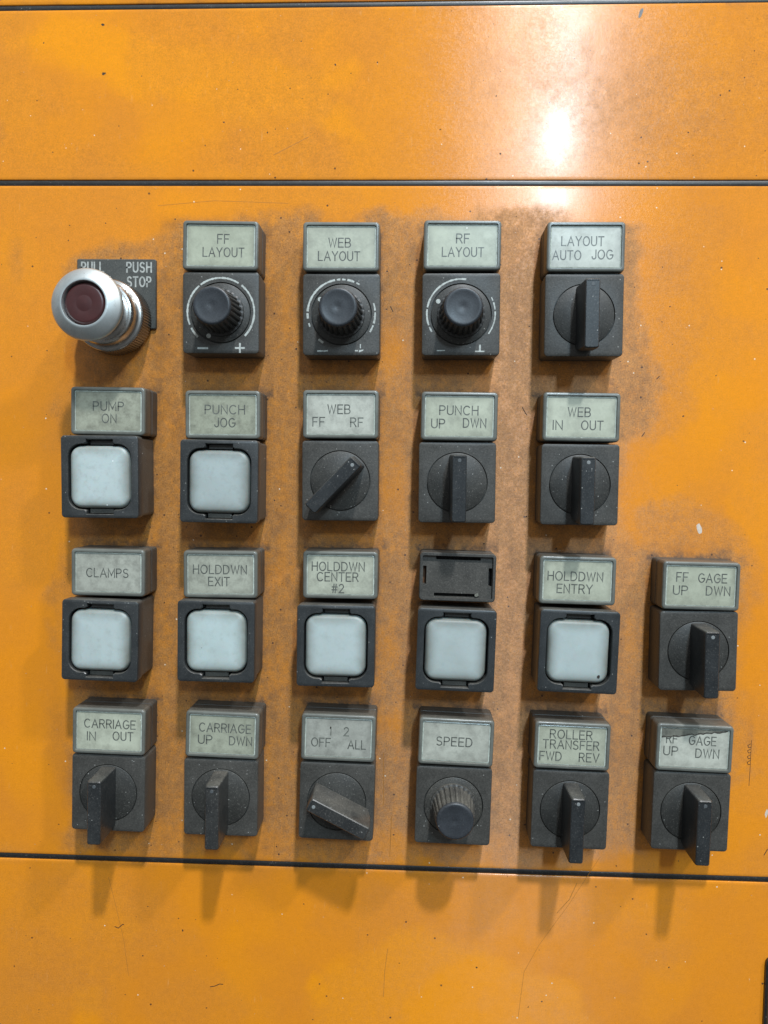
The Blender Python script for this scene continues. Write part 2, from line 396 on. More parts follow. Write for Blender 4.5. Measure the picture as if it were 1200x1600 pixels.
# ------------------------------------------------------------------ single-stroke lettering
def arc(cx, cy, rx, ry, a0, a1, k=9):
    return [(cx + rx * math.cos(math.radians(a0 + (a1 - a0) * i / k)), cy + ry * math.sin(math.radians(a0 + (a1 - a0) * i / k))) for i in range(k + 1)]
def glyphs():
    g = {}
    W_ = 0.66
    g['A'] = (0.74, [[(0, 0), (0.37, 1), (0.74, 0)], [(0.13, 0.34), (0.61, 0.34)]])
    g['B'] = (0.62, [[(0, 0), (0, 1), (0.36, 1)] + arc(0.36, 0.76, 0.22, 0.24, 90, -90, 8) + [(0, 0.52)], [(0.36, 0.52)] + arc(0.36, 0.26, 0.26, 0.26, 90, -90, 8) + [(0, 0)]])
    g['C'] = (0.70, [arc(0.38, 0.5, 0.38, 0.5, 48, 312, 16)])
    g['D'] = (0.66, [[(0, 0), (0, 1), (0.26, 1)] + arc(0.26, 0.5, 0.40, 0.5, 90, -90, 12) + [(0, 0)]])
    g['E'] = (0.56, [[(0.56, 0), (0, 0), (0, 1), (0.56, 1)], [(0, 0.52), (0.48, 0.52)]])
    g['F'] = (0.54, [[(0, 0), (0, 1), (0.54, 1)], [(0, 0.50), (0.44, 0.50)]])
    g['G'] = (0.72, [arc(0.38, 0.5, 0.38, 0.5, 48, 340, 16) + [(0.74, 0.46), (0.42, 0.46)]])
    g['H'] = (0.62, [[(0, 0), (0, 1)], [(0.62, 0), (0.62, 1)], [(0, 0.52), (0.62, 0.52)]])
    g['I'] = (0.0, [[(0, 0), (0, 1)]])
    g['J'] = (0.44, [[(0.44, 1), (0.44, 0.24)] + arc(0.22, 0.24, 0.22, 0.24, 0, -180, 8)])
    g['L'] = (0.50, [[(0, 1), (0, 0), (0.50, 0)]])
    g['M'] = (0.76, [[(0, 0), (0, 1), (0.38, 0.2), (0.76, 1), (0.76, 0)]])
    g['N'] = (0.62, [[(0, 0), (0, 1), (0.62, 0), (0.62, 1)]])
    g['O'] = (0.76, [arc(0.38, 0.5, 0.38, 0.5, 0, 360, 22)])
    g['P'] = (0.58, [[(0, 0), (0, 1), (0.32, 1)] + arc(0.32, 0.74, 0.26, 0.26, 90, -90, 8) + [(0, 0.48)]])
    g['R'] = (0.62, [[(0, 0), (0, 1), (0.34, 1)] + arc(0.34, 0.75, 0.25, 0.25, 90, -90, 8) + [(0, 0.50)], [(0.32, 0.50), (0.62, 0)]])
    g['S'] = (0.60, [arc(0.30, 0.75, 0.27, 0.25, 35, 270, 9) + arc(0.30, 0.25, 0.29, 0.25, 80, -145, 9)])
    g['T'] = (0.62, [[(0, 1), (0.62, 1)], [(0.31, 1), (0.31, 0)]])
    g['U'] = (0.62, [[(0, 1), (0, 0.3)] + arc(0.31, 0.3, 0.31, 0.3, 180, 360, 9) + [(0.62, 1)]])
    g['V'] = (0.70, [[(0, 1), (0.35, 0), (0.70, 1)]])
    g['W'] = (0.92, [[(0, 1), (0.23, 0), (0.46, 0.95), (0.69, 0), (0.92, 1)]])
    g['X'] = (0.62, [[(0, 0), (0.62, 1)], [(0, 1), (0.62, 0)]])
    g['Y'] = (0.66, [[(0, 1), (0.33, 0.48), (0.66, 1)], [(0.33, 0.48), (0.33, 0)]])
    g['1'] = (0.18, [[(0, 0.8), (0.18, 1), (0.18, 0)]])
    g['2'] = (0.56, [arc(0.28, 0.73, 0.27, 0.27, 160, -35, 9) + [(0, 0), (0.58, 0)]])
    g['#'] = (0.66, [[(0.12, 0), (0.26, 1)], [(0.40, 0), (0.54, 1)], [(0, 0.34), (0.62, 0.34)], [(0.04, 0.68), (0.66, 0.68)]])
    return g
GL = glyphs()

def ribbon(g, pts, w, n):
    """flat mitred stroke"""
    q = [Vector(p) for p in pts]
    closed = (q[0] - q[-1]).length < 1e-6 and len(q) > 3
    L_, R2 = [], []
    for i, p in enumerate(q):
        if closed:
            a = q[i - 1] if i > 0 else q[-2]; b = q[i + 1] if i < len(q) - 1 else q[1]
        else:
            a = q[max(i - 1, 0)]; b = q[min(i + 1, len(q) - 1)]
        d0 = (p - a); d1 = (b - p)
        d0 = d0.normalized() if d0.length > 1e-9 else d1.normalized()
        d1 = d1.normalized() if d1.length > 1e-9 else d0
        t = (d0 + d1)
        t = t.normalized() if t.length > 0.3 else d0
        m = Vector((-t.y, t.x)); c = max(0.45, m.dot(Vector((-d0.y, d0.x))))
        ext = Vector((0, 0))
        if not closed and i == 0: ext = -d1 * w / 2
        if not closed and i == len(q) - 1: ext = d0 * w / 2
        L_.append(p + m * (w / 2 / c) + ext); R2.append(p - m * (w / 2 / c) + ext)
    b0 = len(g.v)
    for l, r in zip(L_, R2): g.v += [(l.x, l.y, n), (r.x, r.y, n)]
    for i in range(len(q) - 1): g.f.append((b0 + 2 * i, b0 + 2 * i + 1, b0 + 2 * i + 3, b0 + 2 * i + 2))

def lettering(g, txt, cx, cu, width, height, stroke, n, gap=0.26, jitter=0.0):
    if txt == '1': width = 0.18 * height
    ws = [GL[c][0] for c in txt]
    tot = sum(ws); k = len(txt) - 1
    hs = height
    if k > 0:
        # fit glyph widths and gaps into the measured width
        sx = (width - stroke) / (tot + gap * k)
    else: sx = (width - stroke) / tot if tot > 0.05 else hs
    x = cx - (width - stroke) / 2
    lvl = 0
    for c, w in zip(txt, ws):
        for st in GL[c][1]:
            lvl += 1
            ribbon(g, [(x + px * sx, cu - hs / 2 + pu * hs) for px, pu in st], stroke, n + 0.004 * (lvl % 5))
        x += (w + gap) * sx

# ------------------------------------------------------------------ data measured from the photograph
HALF_W, HALF_H = 15.0, 15.7
UNITS = [
('FF', (46.21,-0.25,-0.1), (46.20,-25.94,0.7), [('FF', 1.0, 2.6, 4.9), ('LAYOUT', 1.1, -2.5, 16.4)]),
('WEBL', (93.36,0.14,-0.3), (93.06,-25.60,0.1), [('WEB', -0.6, 1.6, 8.8), ('LAYOUT', -0.8, -3.5, 16.4)]),
('RFL', (139.64,-0.25,-0.4), (139.63,-26.33,0.2), [('RF', 0.2, 2.6, 5.3), ('LAYOUT', 0.3, -2.5, 16.2)]),
('AUTO', (186.71,-0.26,-0.4), (186.59,-25.85,-0.0), [('LAYOUT', -1.2, 2.2, 16.3), ('AUTO', -7.1, -3.1, 11.1), ('JOG', 6.4, -2.8, 8.2)]),
('PUMP', (0.11,64.27,-0.3), (1.61,38.37,0.4), [('PUMP', 0.1, 1.9, 12.5), ('ON', 0.4, -2.9, 6.0)]),
('PJOG', (46.99,65.42,0.3), (47.20,39.30,-0.2), [('PUNCH', 0.8, 2.0, 16.0), ('JOG', 0.8, -3.1, 8.4)]),
('WEBFF', (93.59,64.54,-0.4), (93.58,38.69,-0.2), [('WEB', -0.7, 2.0, 9.1), ('FF', -8.6, -2.9, 5.0), ('RF', 6.3, -3.0, 5.2)]),
('PUNCH', (139.34,64.63,-0.3), (139.69,38.93,0.3), [('PUNCH', -0.2, 2.3, 15.2), ('UP', -8.1, -2.9, 5.5), ('DWN', 6.0, -2.5, 9.1)]),
('WEBIN', (186.81,64.76,-0.1), (186.61,38.71,0.3), [('WEB', -0.8, 1.9, 8.9), ('IN', -8.9, -3.2, 3.9), ('OUT', 4.3, -3.1, 8.6)]),
('CLAMPS', (-0.16,128.77,1.0), (1.38,102.35,0.3), [('CLAMPS', -0.4, -0.2, 17.2)]),
('EXIT', (45.95,128.15,0.2), (46.53,102.26,-0.3), [('HOLDDWN', -0.3, 1.9, 21.6), ('EXIT', -0.7, -2.9, 8.7)]),
('CENTER', (93.05,128.88,0.1), (94.14,101.64,-0.1), [('HOLDDWN', -0.9, 3.3, 21.0), ('CENTER', -1.1, -0.8, 16.6), ('#2', -1.0, -5.4, 5.0)]),
('EMPTY', (139.76,129.49,1.2), (140.15,101.64,0.9), []),
('ENTRY', (186.95,129.06,1.3), (186.77,102.11,0.7), [('HOLDDWN', -0.8, 1.6, 21.6), ('ENTRY', -0.9, -3.3, 14.0)]),
('FFG', (234.33,128.96,-0.4), (234.30,103.33,0.6), [('FF', -7.2, 3.3, 4.7), ('GAGE', 4.4, 3.1, 11.1), ('UP', -7.7, -1.9, 5.8), ('DWN', 6.7, -1.8, 9.4)]),
('CIN', (0.74,192.26,0.9), (1.36,166.65,1.0), [('CARRIAGE', 0.3, 2.9, 21.1), ('IN', -7.2, -2.3, 3.7), ('OUT', 5.7, -1.9, 8.5)]),
('CUP', (46.70,192.78,0.2), (47.41,166.88,1.3), [('CARRIAGE', 1.0, 2.7, 21.1), ('UP', -6.9, -2.3, 5.9), ('DWN', 7.4, -2.3, 9.4)]),
('OFF', (93.56,193.01,1.0), (94.02,166.82,1.0), [('1', -3.2, 2.6, 1.3), ('2', 3.1, 2.5, 2.2), ('OFF', -6.9, -2.2, 7.9), ('ALL', 7.4, -2.6, 7.3)]),
('SPEED', (140.18,193.38,0.9), (140.83,167.33,1.6), [('SPEED', -0.7, -0.0, 14.4)]),
('ROLL', (186.32,193.63,1.0), (186.43,167.64,1.2), [('ROLLER', -0.5, 4.4, 16.8), ('TRANSFER', -0.4, 0.3, 22.2), ('FWD', -8.2, -4.5, 8.8), ('REV', 6.9, -4.5, 8.1)]),
('RFG', (233.61,192.96,0.9), (233.93,167.29,1.5), [('RF', -8.8, 3.3, 4.5), ('GAGE', 3.1, 3.0, 10.7), ('UP', -9.0, -1.6, 5.8), ('DWN', 5.2, -2.0, 9.3)]),
]
# kind, grime 0..1 on the legend, turn of the lever / index (degrees, clockwise from straight up), label, category, group
G_SEL, G_POT, G_BTN = 'rotary selector switches on the orange panel', 'round turning knobs on the orange panel', 'square push buttons on the orange panel'
INFO = {
'FF': ('pot', .10, 0, 'black knob unit under the FF LAYOUT legend, its white dot at the lower left', 'control knob'),
'WEBL': ('pot', .15, 0, 'black knob unit under the WEB LAYOUT legend, white scale arc broken at the left', 'control knob'),
'RFL': ('pot', .05, 0, 'black knob unit under the RF LAYOUT legend, bright white dot left of the knob', 'control knob'),
'SPEED': ('pot', .30, 0, 'black fluted knob unit under the SPEED legend, without any white scale', 'control knob'),
'AUTO': ('sel', .08, 0, 'black selector switch with upright lever under the LAYOUT AUTO JOG legend', 'selector switch'),
'WEBFF': ('sel', .35, 44, 'black selector switch with lever turned to the right under the WEB FF RF legend', 'selector switch'),
'PUNCH': ('sel', .22, 0, 'black selector switch with upright lever under the PUNCH UP DWN legend', 'selector switch'),
'WEBIN': ('sel', .08, 0, 'black selector switch with upright lever under the WEB IN OUT legend', 'selector switch'),
'FFG': ('sel', .15, 0, 'black selector switch under the FF GAGE UP DWN legend, right end of its row', 'selector switch'),
'CIN': ('sel', .20, 0, 'black selector switch with upright lever under the CARRIAGE IN OUT legend', 'selector switch'),
'CUP': ('sel', .38, 0, 'black selector switch with upright lever under the dusty CARRIAGE UP DWN legend', 'selector switch'),
'OFF': ('sel', .32, -64.5, 'dusty black selector switch with lever turned left, legend reading 1 2 OFF ALL', 'selector switch'),
'ROLL': ('sel', .05, 0, 'black selector switch with upright lever under the ROLLER TRANSFER FWD REV legend', 'selector switch'),
'RFG': ('sel', .22, 0, 'black selector switch under the GAGE legend with a dirty torn strip across it', 'selector switch'),
'PUMP': ('btn', .75, 0, 'square milky push button in black housing under the grey PUMP ON legend', 'push button'),
'PJOG': ('btn', .62, 0, 'square push button with dirty milky cap under the PUNCH JOG legend', 'push button'),
'CLAMPS': ('btn', .55, 0, 'square milky push button in black housing under the CLAMPS legend', 'push button'),
'EXIT': ('btn', .50, 0, 'square milky push button in black housing under the HOLDDWN EXIT legend', 'push button'),
'CENTER': ('btn', .35, 0, 'square milky push button in black housing under the HOLDDWN CENTER #2 legend', 'push button'),
'EMPTY': ('btn', .20, 0, 'square milky push button below an empty black legend holder with open slots', 'push button'),
'ENTRY': ('btn', .15, 0, 'square milky push button with dark spot at lower right, under the HOLDDWN ENTRY legend', 'push button'),
}

# ------------------------------------------------------------------ the painted panel
def fbm(X, Y, scale, octv=4, rough=0.5, seed=0):
    out = np.zeros_like(X); amp = 1.0; tot = 0
    r = np.random.default_rng(seed)
    for o in range(octv):
        tbl = r.random((256, 256))
        x = X / scale + 1000.3 + 17 * o; y = Y / scale + 1000.7 + 31 * o
        xi = np.floor(x).astype(int); yi = np.floor(y).astype(int); fx = x - xi; fy = y - yi
        fx = fx * fx * (3 - 2 * fx); fy = fy * fy * (3 - 2 * fy)
        g = lambda a, b: tbl[a % 256, b % 256]
        v = (g(xi, yi) * (1 - fx) + g(xi + 1, yi) * fx) * (1 - fy) + (g(xi, yi + 1) * (1 - fx) + g(xi + 1, yi + 1) * fx) * fy
        out += v * amp; tot += amp; amp *= rough; scale *= 0.5
    return out / tot

def sdf_poly(X, Y, poly):
    """signed distance, negative inside"""
    d = np.full(X.shape, 1e9); inside = np.zeros(X.shape, bool)
    n = len(poly)
    for i in range(n):
        ax, ay = poly[i]; bx, by = poly[(i + 1) % n]
        ex, ey = bx - ax, by - ay
        t = np.clip(((X - ax) * ex + (Y - ay) * ey) / (ex * ex + ey * ey), 0, 1)
        d = np.minimum(d, np.hypot(X - ax - ex * t, Y - ay - ey * t))
        c = ((ay > Y) != (by > Y))
        with np.errstate(divide='ignore', invalid='ignore'):
            xi = ex * (Y - ay) / (ey if ey else 1e-9) + ax
        inside ^= c & (X < xi)
    return np.where(inside, -d, d)

def sst(a, b, v):
    t = np.clip((v - a) / (b - a), 0, 1); return t * t * (3 - 2 * t)

MAIN = [(-24,-21),(-17,-27),(12,-34),(28,-41),(62,-43),(98,-44),(134,-45),(160,-44),(185,-43),(211,-39),(213,-19),(210,4),(219,22),(221,34),(217,45),(207,50),(205,65),(211,84),(215,89),(256,93),(259,114),(259,154),(262,180),(244,205),(219,219),(208,220),(192,223),(86,225),(-27,224),(-25,161),(-26,106),(-27,53),(-25,16)]
RIGHT = [(211,-39),(231,-34),(240,-7),(236,29),(224,50),(211,60),(212,-1)]
R2P = [(212,73),(230,70),(248,75),(258,91),(215,91)]
BOTL = [(-60,228),(-16,228),(17,242),(39,261),(3,280),(-5,300),(-60,310)]
WIPE1 = [(-45,-112),(-24,-122),(-6,-120),(10,-110),(39,-107),(82,-99),(98,-99),(88,-89),(108,-69),(103,-67),(72,-79),(52,-76),(31,-82),(-1,-95),(-19,-101),(-43,-107)]
WIPE2 = [(81,310),(81,279),(102,267),(124,250),(167,265),(194,275),(208,310)]
WIPE3 = [(-22,310),(-20,285),(-9,284),(-9,310)]

def dirt(X, Y):
    nx = (fbm(X, Y, 16, 4, 0.55, 1) - 0.5) * 22; ny = (fbm(X, Y, 5, 3, 0.6, 2) - 0.5) * 8
    w = nx * 1.1 + ny
    big = fbm(X, Y, 40, 4, 0.55, 3); mid = fbm(X, Y, 9, 4, 0.6, 4); stretch = fbm(X * 2.2, Y * 0.45, 9, 4, 0.6, 5)
    d = sdf_poly(X, Y, MAIN) + w * 0.75
    dust_and_sheen = sst(5, -6, d) * (0.36 + 0.98 * (0.6 * stretch + 0.4 * mid))
    # patches that rubbed clean again inside the dusty field
    for (cx, cy, rx, ry, k) in [(113,12,9,12,.75),(113,165,9,6,.75),(113,70,7,14,.6),(113,135,5,12,.45),(-22,20,9,30,.8),(-24,70,8,30,.9),(-24,130,7,30,.7),(-24,195,7,20,.3),(208,70,6,20,.7),(212,130,7,15,.35),(160,215,30,6,.35),(60,216,20,6,.3),(116,215,14,8,.5),(256,130,8,28,.5),(258,180,9,20,.5),(23,215,15,8,.3), (235,212,14,7,.7), (207,215,8,9,.3)]:
        q = np.exp(-(((X - cx) / rx) ** 2 + ((Y - cy) / ry) ** 2) * (0.7 + 0.9 * mid))
        dust_and_sheen *= 1 - k * q
    dust_and_sheen = np.maximum(dust_and_sheen, 0.30 * sst(6, -6, sdf_poly(X, Y, RIGHT) + w) * (0.5 + mid))
    dust_and_sheen = np.maximum(dust_and_sheen, 0.50 * sst(5, -5, sdf_poly(X, Y, R2P) + w * 0.8) * (0.5 + mid))
    dust_and_sheen = np.maximum(dust_and_sheen, 0.22 * sst(10, -14, sdf_poly(X, Y, BOTL) + w) * (0.6 + 0.8 * mid))
    # thin haze over the rest of the sheet, ceiling sheen painted in at upper right, a scuffed band at the left edge, a stain at the top left edge
    dust_and_sheen = np.maximum(dust_and_sheen, 0.13 * sst(0.42, 0.62, big) + 0.025 + 0.10 * sst(40, -60, Y) * sst(-20, 120, X))
    for (cx, cy, rx, ry, k) in [(-42,-25,5,14,.40),(-50,-75,5,8,.45),(-38,10,10,20,.14),(238,192,6,12,.3),(190,243,16,12,.22),(130,-70,50,9,.12),(205,-85,70,34,.42),(-49,226,10,5,.3)]:
        dust_and_sheen = np.maximum(dust_and_sheen, k * np.exp(-(((X - cx) / rx) ** 2 + ((Y - cy) / ry) ** 2)) * (0.5 + mid))
    # grime hugging every holder, heaviest above its top edge
    gr = np.zeros_like(X)
    for key, b, l, _ in UNITS:
        for (cx, cy, hw, hh, top) in ((l[0], l[1], 14.9, 9.5, 1), (b[0], b[1], 15, 15.7, 0)):
            dx = np.abs(X - cx) - hw; dy = np.abs(Y - cy) - hh
            dd = np.hypot(np.maximum(dx, 0), np.maximum(dy, 0))
            gr = np.maximum(gr, 0.62 * np.exp(-dd / 1.0))
            if top:
                up = (Y < cy - hh + 1) & (dx < 2)
                gr = np.maximum(gr, np.where(up, (1.0 if cy > 30 else 0.55) * np.exp(-np.maximum(dy, 0) / (1.3 + 3.4 * mid)), 0))
        # brown rub band left and right of the column
        dx = np.abs(X - b[0]); band = np.exp(-((dx - 19) / 3.0) ** 2) * sst(24, 12, np.abs(Y - b[1] + 10) - 12)
        dust_and_sheen = np.minimum(dust_and_sheen + 0.16 * band * (0.2 + stretch) * sst(6, -8, d), 1.0)
    for (cx, cy, rx, ry, k) in [(6,33,14,3.2,.55),(26,-5,3,12,.30),(21,-38,9,4,.25),(18,10,4,9,.35),(3,27,10,3,.5),(186,33.5,13,2.6,.5),(234,152,13,6,.45),(218,152,4,6,.35),(160,150,5,4,.25),(66,88,3,12,.25),(116,50,5,8,.15),(207,30,8,6,.22),(65,160,3,10,.28),(205,65,3,9,.2),(219,91,10,2.5,.35),(-27,170,4,14,.25),(164,95,3,9,.25),(-22,190,4,10,.2),(205,215,9,7,.18),(262,165,1.5,12,.25),(112,185,2,20,.25),(160,185,2,18,.2),(206,170,4,22,.2)]:
        gr = np.maximum(gr, k * np.exp(-(((X - cx) / rx) ** 2 + ((Y - cy) / ry) ** 2)) * (0.3 + 1.3 * mid))
    for sy in (Y_TOP, Y_MID, Y_BOT): gr = np.maximum(gr, 0.42 * np.exp(-np.maximum(np.abs(Y - sy) - 1.2, 0) / 0.7) * sst(.45, .75, fbm(X, Y, 14, 4, .6, 21)))
    gr *= (sst(0.2, 0.6, fbm(X, Y, 2.2, 3, 0.6, 9)) * 0.75 + 0.25) * 0.85
    wipe = np.maximum.reduce([sst(5, -6, sdf_poly(X, Y, p) + w * 0.6) for p in (WIPE1, WIPE2)] + [0.6 * sst(2, -2, sdf_poly(X, Y, WIPE3) + w * 0.1)])
    wipe = np.maximum(wipe, 0.35 * sst(0.52, 0.68, fbm(X, Y, 34, 3, 0.5, 12)))
    wipe = np.maximum(wipe, 0.6 * np.exp(-((X - 240) / 22) ** 2 - ((Y - 30) / 34) ** 2))
    wipe *= 1 - np.clip(dust_and_sheen * 1.2, 0, 1)
    return np.clip(dust_and_sheen, 0, 1), np.clip(gr, 0, 1), np.clip(wipe, 0, 1)

Y_TOP, Y_MID, Y_BOT = -123.75, -55.1, 227.0
def lean(x, wgt=1.0): return -0.0030 * (x - 105) * wgt        # the topmost seam runs slightly out of level
TILT = math.tan(math.radians(1.5))
def zoff(y): return max(0.0, (Y_MID - y)) * TILT if y > -260 else (Y_MID + 260) * TILT
SX0, SX1 = -95.0, 330.0

panel = bpy.data.objects.new('machine_panel', None); COL.objects.link(panel)
panel.location = P(110, 60, -2.2)
panel['label'] = 'orange painted sheet-metal machine front, dusty and scuffed, divided by thin black seams'
panel['category'] = 'panel'
def into(o, parent):
    o.parent = parent; o.matrix_parent_inverse = parent.matrix_world.inverted()
bpy.context.view_layer.update()

def sheet(y0, y1, step=1.0):
    """sheet of steel from y0 (top) to y1 with rolled top and bottom edges"""
    xs = np.arange(SX0, SX1 + .1, step)
    ys = np.linspace(y0 + 0.35, y1 - 0.35, max(2, int(round((y1 - y0) / step))))
    yy = np.concatenate([[y0 - 0.0, y0 + 0.0, y0 + 0.12], ys, [y1 - 0.12, y1, y1]])
    nn = np.concatenate([[-2.0, -0.30, -0.10], np.zeros(len(ys)), [-0.10, -0.30, -2.0]])
    XX, YY = np.meshgrid(xs, yy); NN = np.repeat(nn[:, None], len(xs), 1)
    YY = YY + lean(XX, np.clip((Y_MID - YY) / (Y_MID - Y_TOP), 0, 1))
    ZO = np.vectorize(zoff)(yy)[:, None]; NN = NN + ZO
    co = np.stack([(XX - X0) * MM, -NN * MM, H0 - YY * MM], -1).reshape(-1, 3)
    r, c = XX.shape
    idx = np.arange(r * c).reshape(r, c)
    f = np.stack([idx[:-1, :-1], idx[1:, :-1], idx[1:, 1:], idx[:-1, 1:]], -1).reshape(-1, 4)
    me = bpy.data.meshes.new('panel_sheet')
    me.vertices.add(len(co)); me.vertices.foreach_set('co', co.ravel())
    me.loops.add(f.size); me.loops.foreach_set('vertex_index', f.ravel().astype(np.int32))
    me.polygons.add(len(f)); me.polygons.foreach_set('loop_start', (np.arange(len(f)) * 4).astype(np.int32))
    me.update(calc_edges=True); me.validate()
    d, g, w = dirt(XX, YY)
    for n_, a in (('dust_and_sheen', d), ('grime', g), ('wipe', w)):
        at = me.attributes.new(n_, 'FLOAT', 'POINT'); at.data.foreach_set('value', a.ravel().astype(np.float32))
    me.shade_smooth(); me.materials.append(M['paint'])
    o = bpy.data.objects.new('panel_sheet', me); COL.objects.link(o); into(o, panel)
    return o
sheet(-260, Y_TOP - 1.0, 1.5); sheet(Y_TOP + 1.0, Y_MID - 1.15); sheet(Y_MID + 1.15, Y_BOT - 1.15); sheet(Y_BOT + 1.15, 345)
for y, hw in ((Y_TOP, 1.0), (Y_MID, 1.15), (Y_BOT, 1.15)):
    g = Geo(); z = zoff(y)
    # rubber seam strip with a slightly domed face
    prof = [(-1.12, -1.6), (-1.12, -0.55), (-0.75, -0.32), (0, -0.24), (0.75, -0.32), (1.12, -0.55), (1.12, -1.6)]
    for x in np.linspace(SX0, SX1, 80):
        wob = 0.05 * math.sin(x * .11 + y) + 0.04 * math.sin(x * .031)
        for (dy, dn) in prof: g.v.append(((x - X0), 0, 0)); g.v[-1] = (x, y + (lean(x) if y < -100 else 0) + dy * hw + wob * (abs(dy) < 1), dn + z)
    for i in range(79):
        for j in range(6):
            a = i * 7 + j; g.f.append((a, a + 1, a + 8, a + 7))
    vs = [tuple(P(*v)) for v in g.v]
    o = make('seam_strip', vs, g.f, 'gasket', None, 60, local=False); into(o, panel)
# steel backing behind the seams
vs = [tuple(P(SX0, -260, 2.0)), tuple(P(SX1, -260, 2.0)), tuple(P(SX1, 345, -2.1)), tuple(P(SX0, 345, -2.1))]
vs = [tuple(P(x, y, -2.15 + (0 if y > -56 else zoff(y)))) for (x, y) in ((SX0, -260), (SX1, -260), (SX1, Y_MID), (SX0, Y_MID), (SX1, 345), (SX0, 345))]
o = make('backing_plate', vs, [(0, 1, 2, 3), (3, 2, 4, 5)], 'dark', None, 0, local=False); into(o, panel)

# chips, scuffs and scratches in the paint (thin flakes lying on the sheet)
def flake(g, x, y, w, h, rot, k=9, jag=0.35):
    pts = []
    for i in range(k):
        a = 2 * math.pi * i / k; rr = 1 - jag * random.random()
        px, py = w / 2 * rr * math.cos(a), h / 2 * rr * math.sin(a)
        c, s_ = math.cos(rot), math.sin(rot)
        pts.append((x + px * c - py * s_, y + px * s_ + py * c))
    n = 0.02 + (zoff(y) if y < Y_MID else 0)
    b = len(g.v); g.v += [(p[0], p[1], n + (zoff(p[1]) - zoff(y))) for p in pts]; g.f.append(tuple(range(b, b + k)))
def wall(name, g, mat, stuff=False):
    o = make(name, [tuple(P(*v)) for v in g.v], g.f, mat, None, 0, local=False); into(o, panel)
    if stuff: o['kind'] = 'stuff'
    return o
g = Geo(); flake(g, -4.9, -116.6, 1.6, 1.1, 0.2, 11, .5); wall('paint_chip', g, 'chip')
g = Geo(); flake(g, -4.9, -97.8, 2.0, 1.4, -0.1, 11, .5); wall('paint_chip', g, 'chip')
g = Geo(); flake(g, 208.3, -119.6, 1.6, 4.4, 0.35, 11, .3); wall('grey_scuff', g, 'grey')
g = Geo(); flake(g, 238.2, 82.0, 2.2, 5.4, -0.25, 13, .35); wall('pale_scuff', g, 'pale')
g = Geo(); flake(g, 269.5, 199, 1.4, 4.4, 0.1, 11, .4); wall('pale_scuff', g, 'pale')
g = Geo()
ribbon(g, [(262.3, 168.5), (262.2, 180), (262.0, 187.5)], 0.18, 0.03)
for k, y in enumerate((170, 172.2, 174.6, 177.0)): ribbon(g, [(262.0, y), (260.9, y + .7), (261.3, y + 1.6), (262.1, y + 1.5)], 0.22, 0.03 + .004 * k)
wall('scratch', g, 'chip')
for pts, wd, m in [
    ([(-5, 235), (-2, 247), (1.5, 262), (3.5, 278)], 0.15, 'scratch'),
    ([(202, 220), (190, 240), (178, 258), (172, 270), (170, 290)], 0.16, 'scratch'),
    ([(185, 244), (190, 238), (193, 231)], 0.3, 'scratch'),
    ([(113, 283), (113.6, 272), (114.5, 262)], 0.2, 'scratch'),
    ([(64, -66), (72, -70), (78, -73)], 0.2, 'scratch'),
    ([(17, -46), (40, -48), (70, -47)], 0.14, 'scratch'),
    ([(-14, 60), (-12, 66)], 0.25, 'scratch'),
    ([(66.5, 215), (66, 225)], 0.2, 'scratch'),
    ([(115.5, 205), (114.8, 222)], 0.3, 'scratch'), ([(111.8, 178), (112, 200)], 0.25, 'scratch'),
    ([(166, 34), (167.2, 36.4), (168, 37)], 0.3, 'chip'),
    ([(112, -6), (113, -4)], 0.3, 'chip')]:
    g = Geo(); b0 = 0
    ribbon(g, [(x + random.uniform(-.15, .15), y) for x, y in pts], wd, 0.03); g.v = [(a, b_, c + zoff(b_)) for a, b_, c in g.v]
    wall('scratch', g, m)
for pts in ([(-2.2, 256.6), (-0.8, 257.2), (1.2, 255.4), (1.6, 255.6)], [(39, 281.6), (41, 281.2), (43, 280.2), (44.4, 280.3)], [(270.5, 214), (269.2, 216.4)], [(219.4, 22), (220.3, 21)], [(214.2, 45), (215.2, 43.6)]):
    g = Geo(); ribbon(g, pts, 0.32, 0.03); wall('paint_chip', g, 'chip')
g = Geo()
for i in range(240):
    x, y = random.uniform(-50, 272), random.uniform(-124, 296)
    if abs(y - Y_MID) < 2 or abs(y - Y_BOT) < 2 or abs(y - Y_TOP) < 2: continue
    s_ = random.choice([.3, .35, .4, .5, .65, .8]); flake(g, x, y, s_, s_ * random.uniform(.6, 1.6), random.uniform(0, 3), 6, .4)
wall('dark_speck', g, 'chip', True)
g = Geo()
for i in range(150):
    x, y = random.uniform(-50, 272), random.uniform(-124, 296)
    if abs(y - Y_MID) < 2 or abs(y - Y_BOT) < 2 or abs(y - Y_TOP) < 2: continue
    s_ = random.choice([.25, .3, .35]); flake(g, x, y, s_, s_, random.uniform(0, 3), 5, .3)
wall('pale_speck', g, 'pale', True)

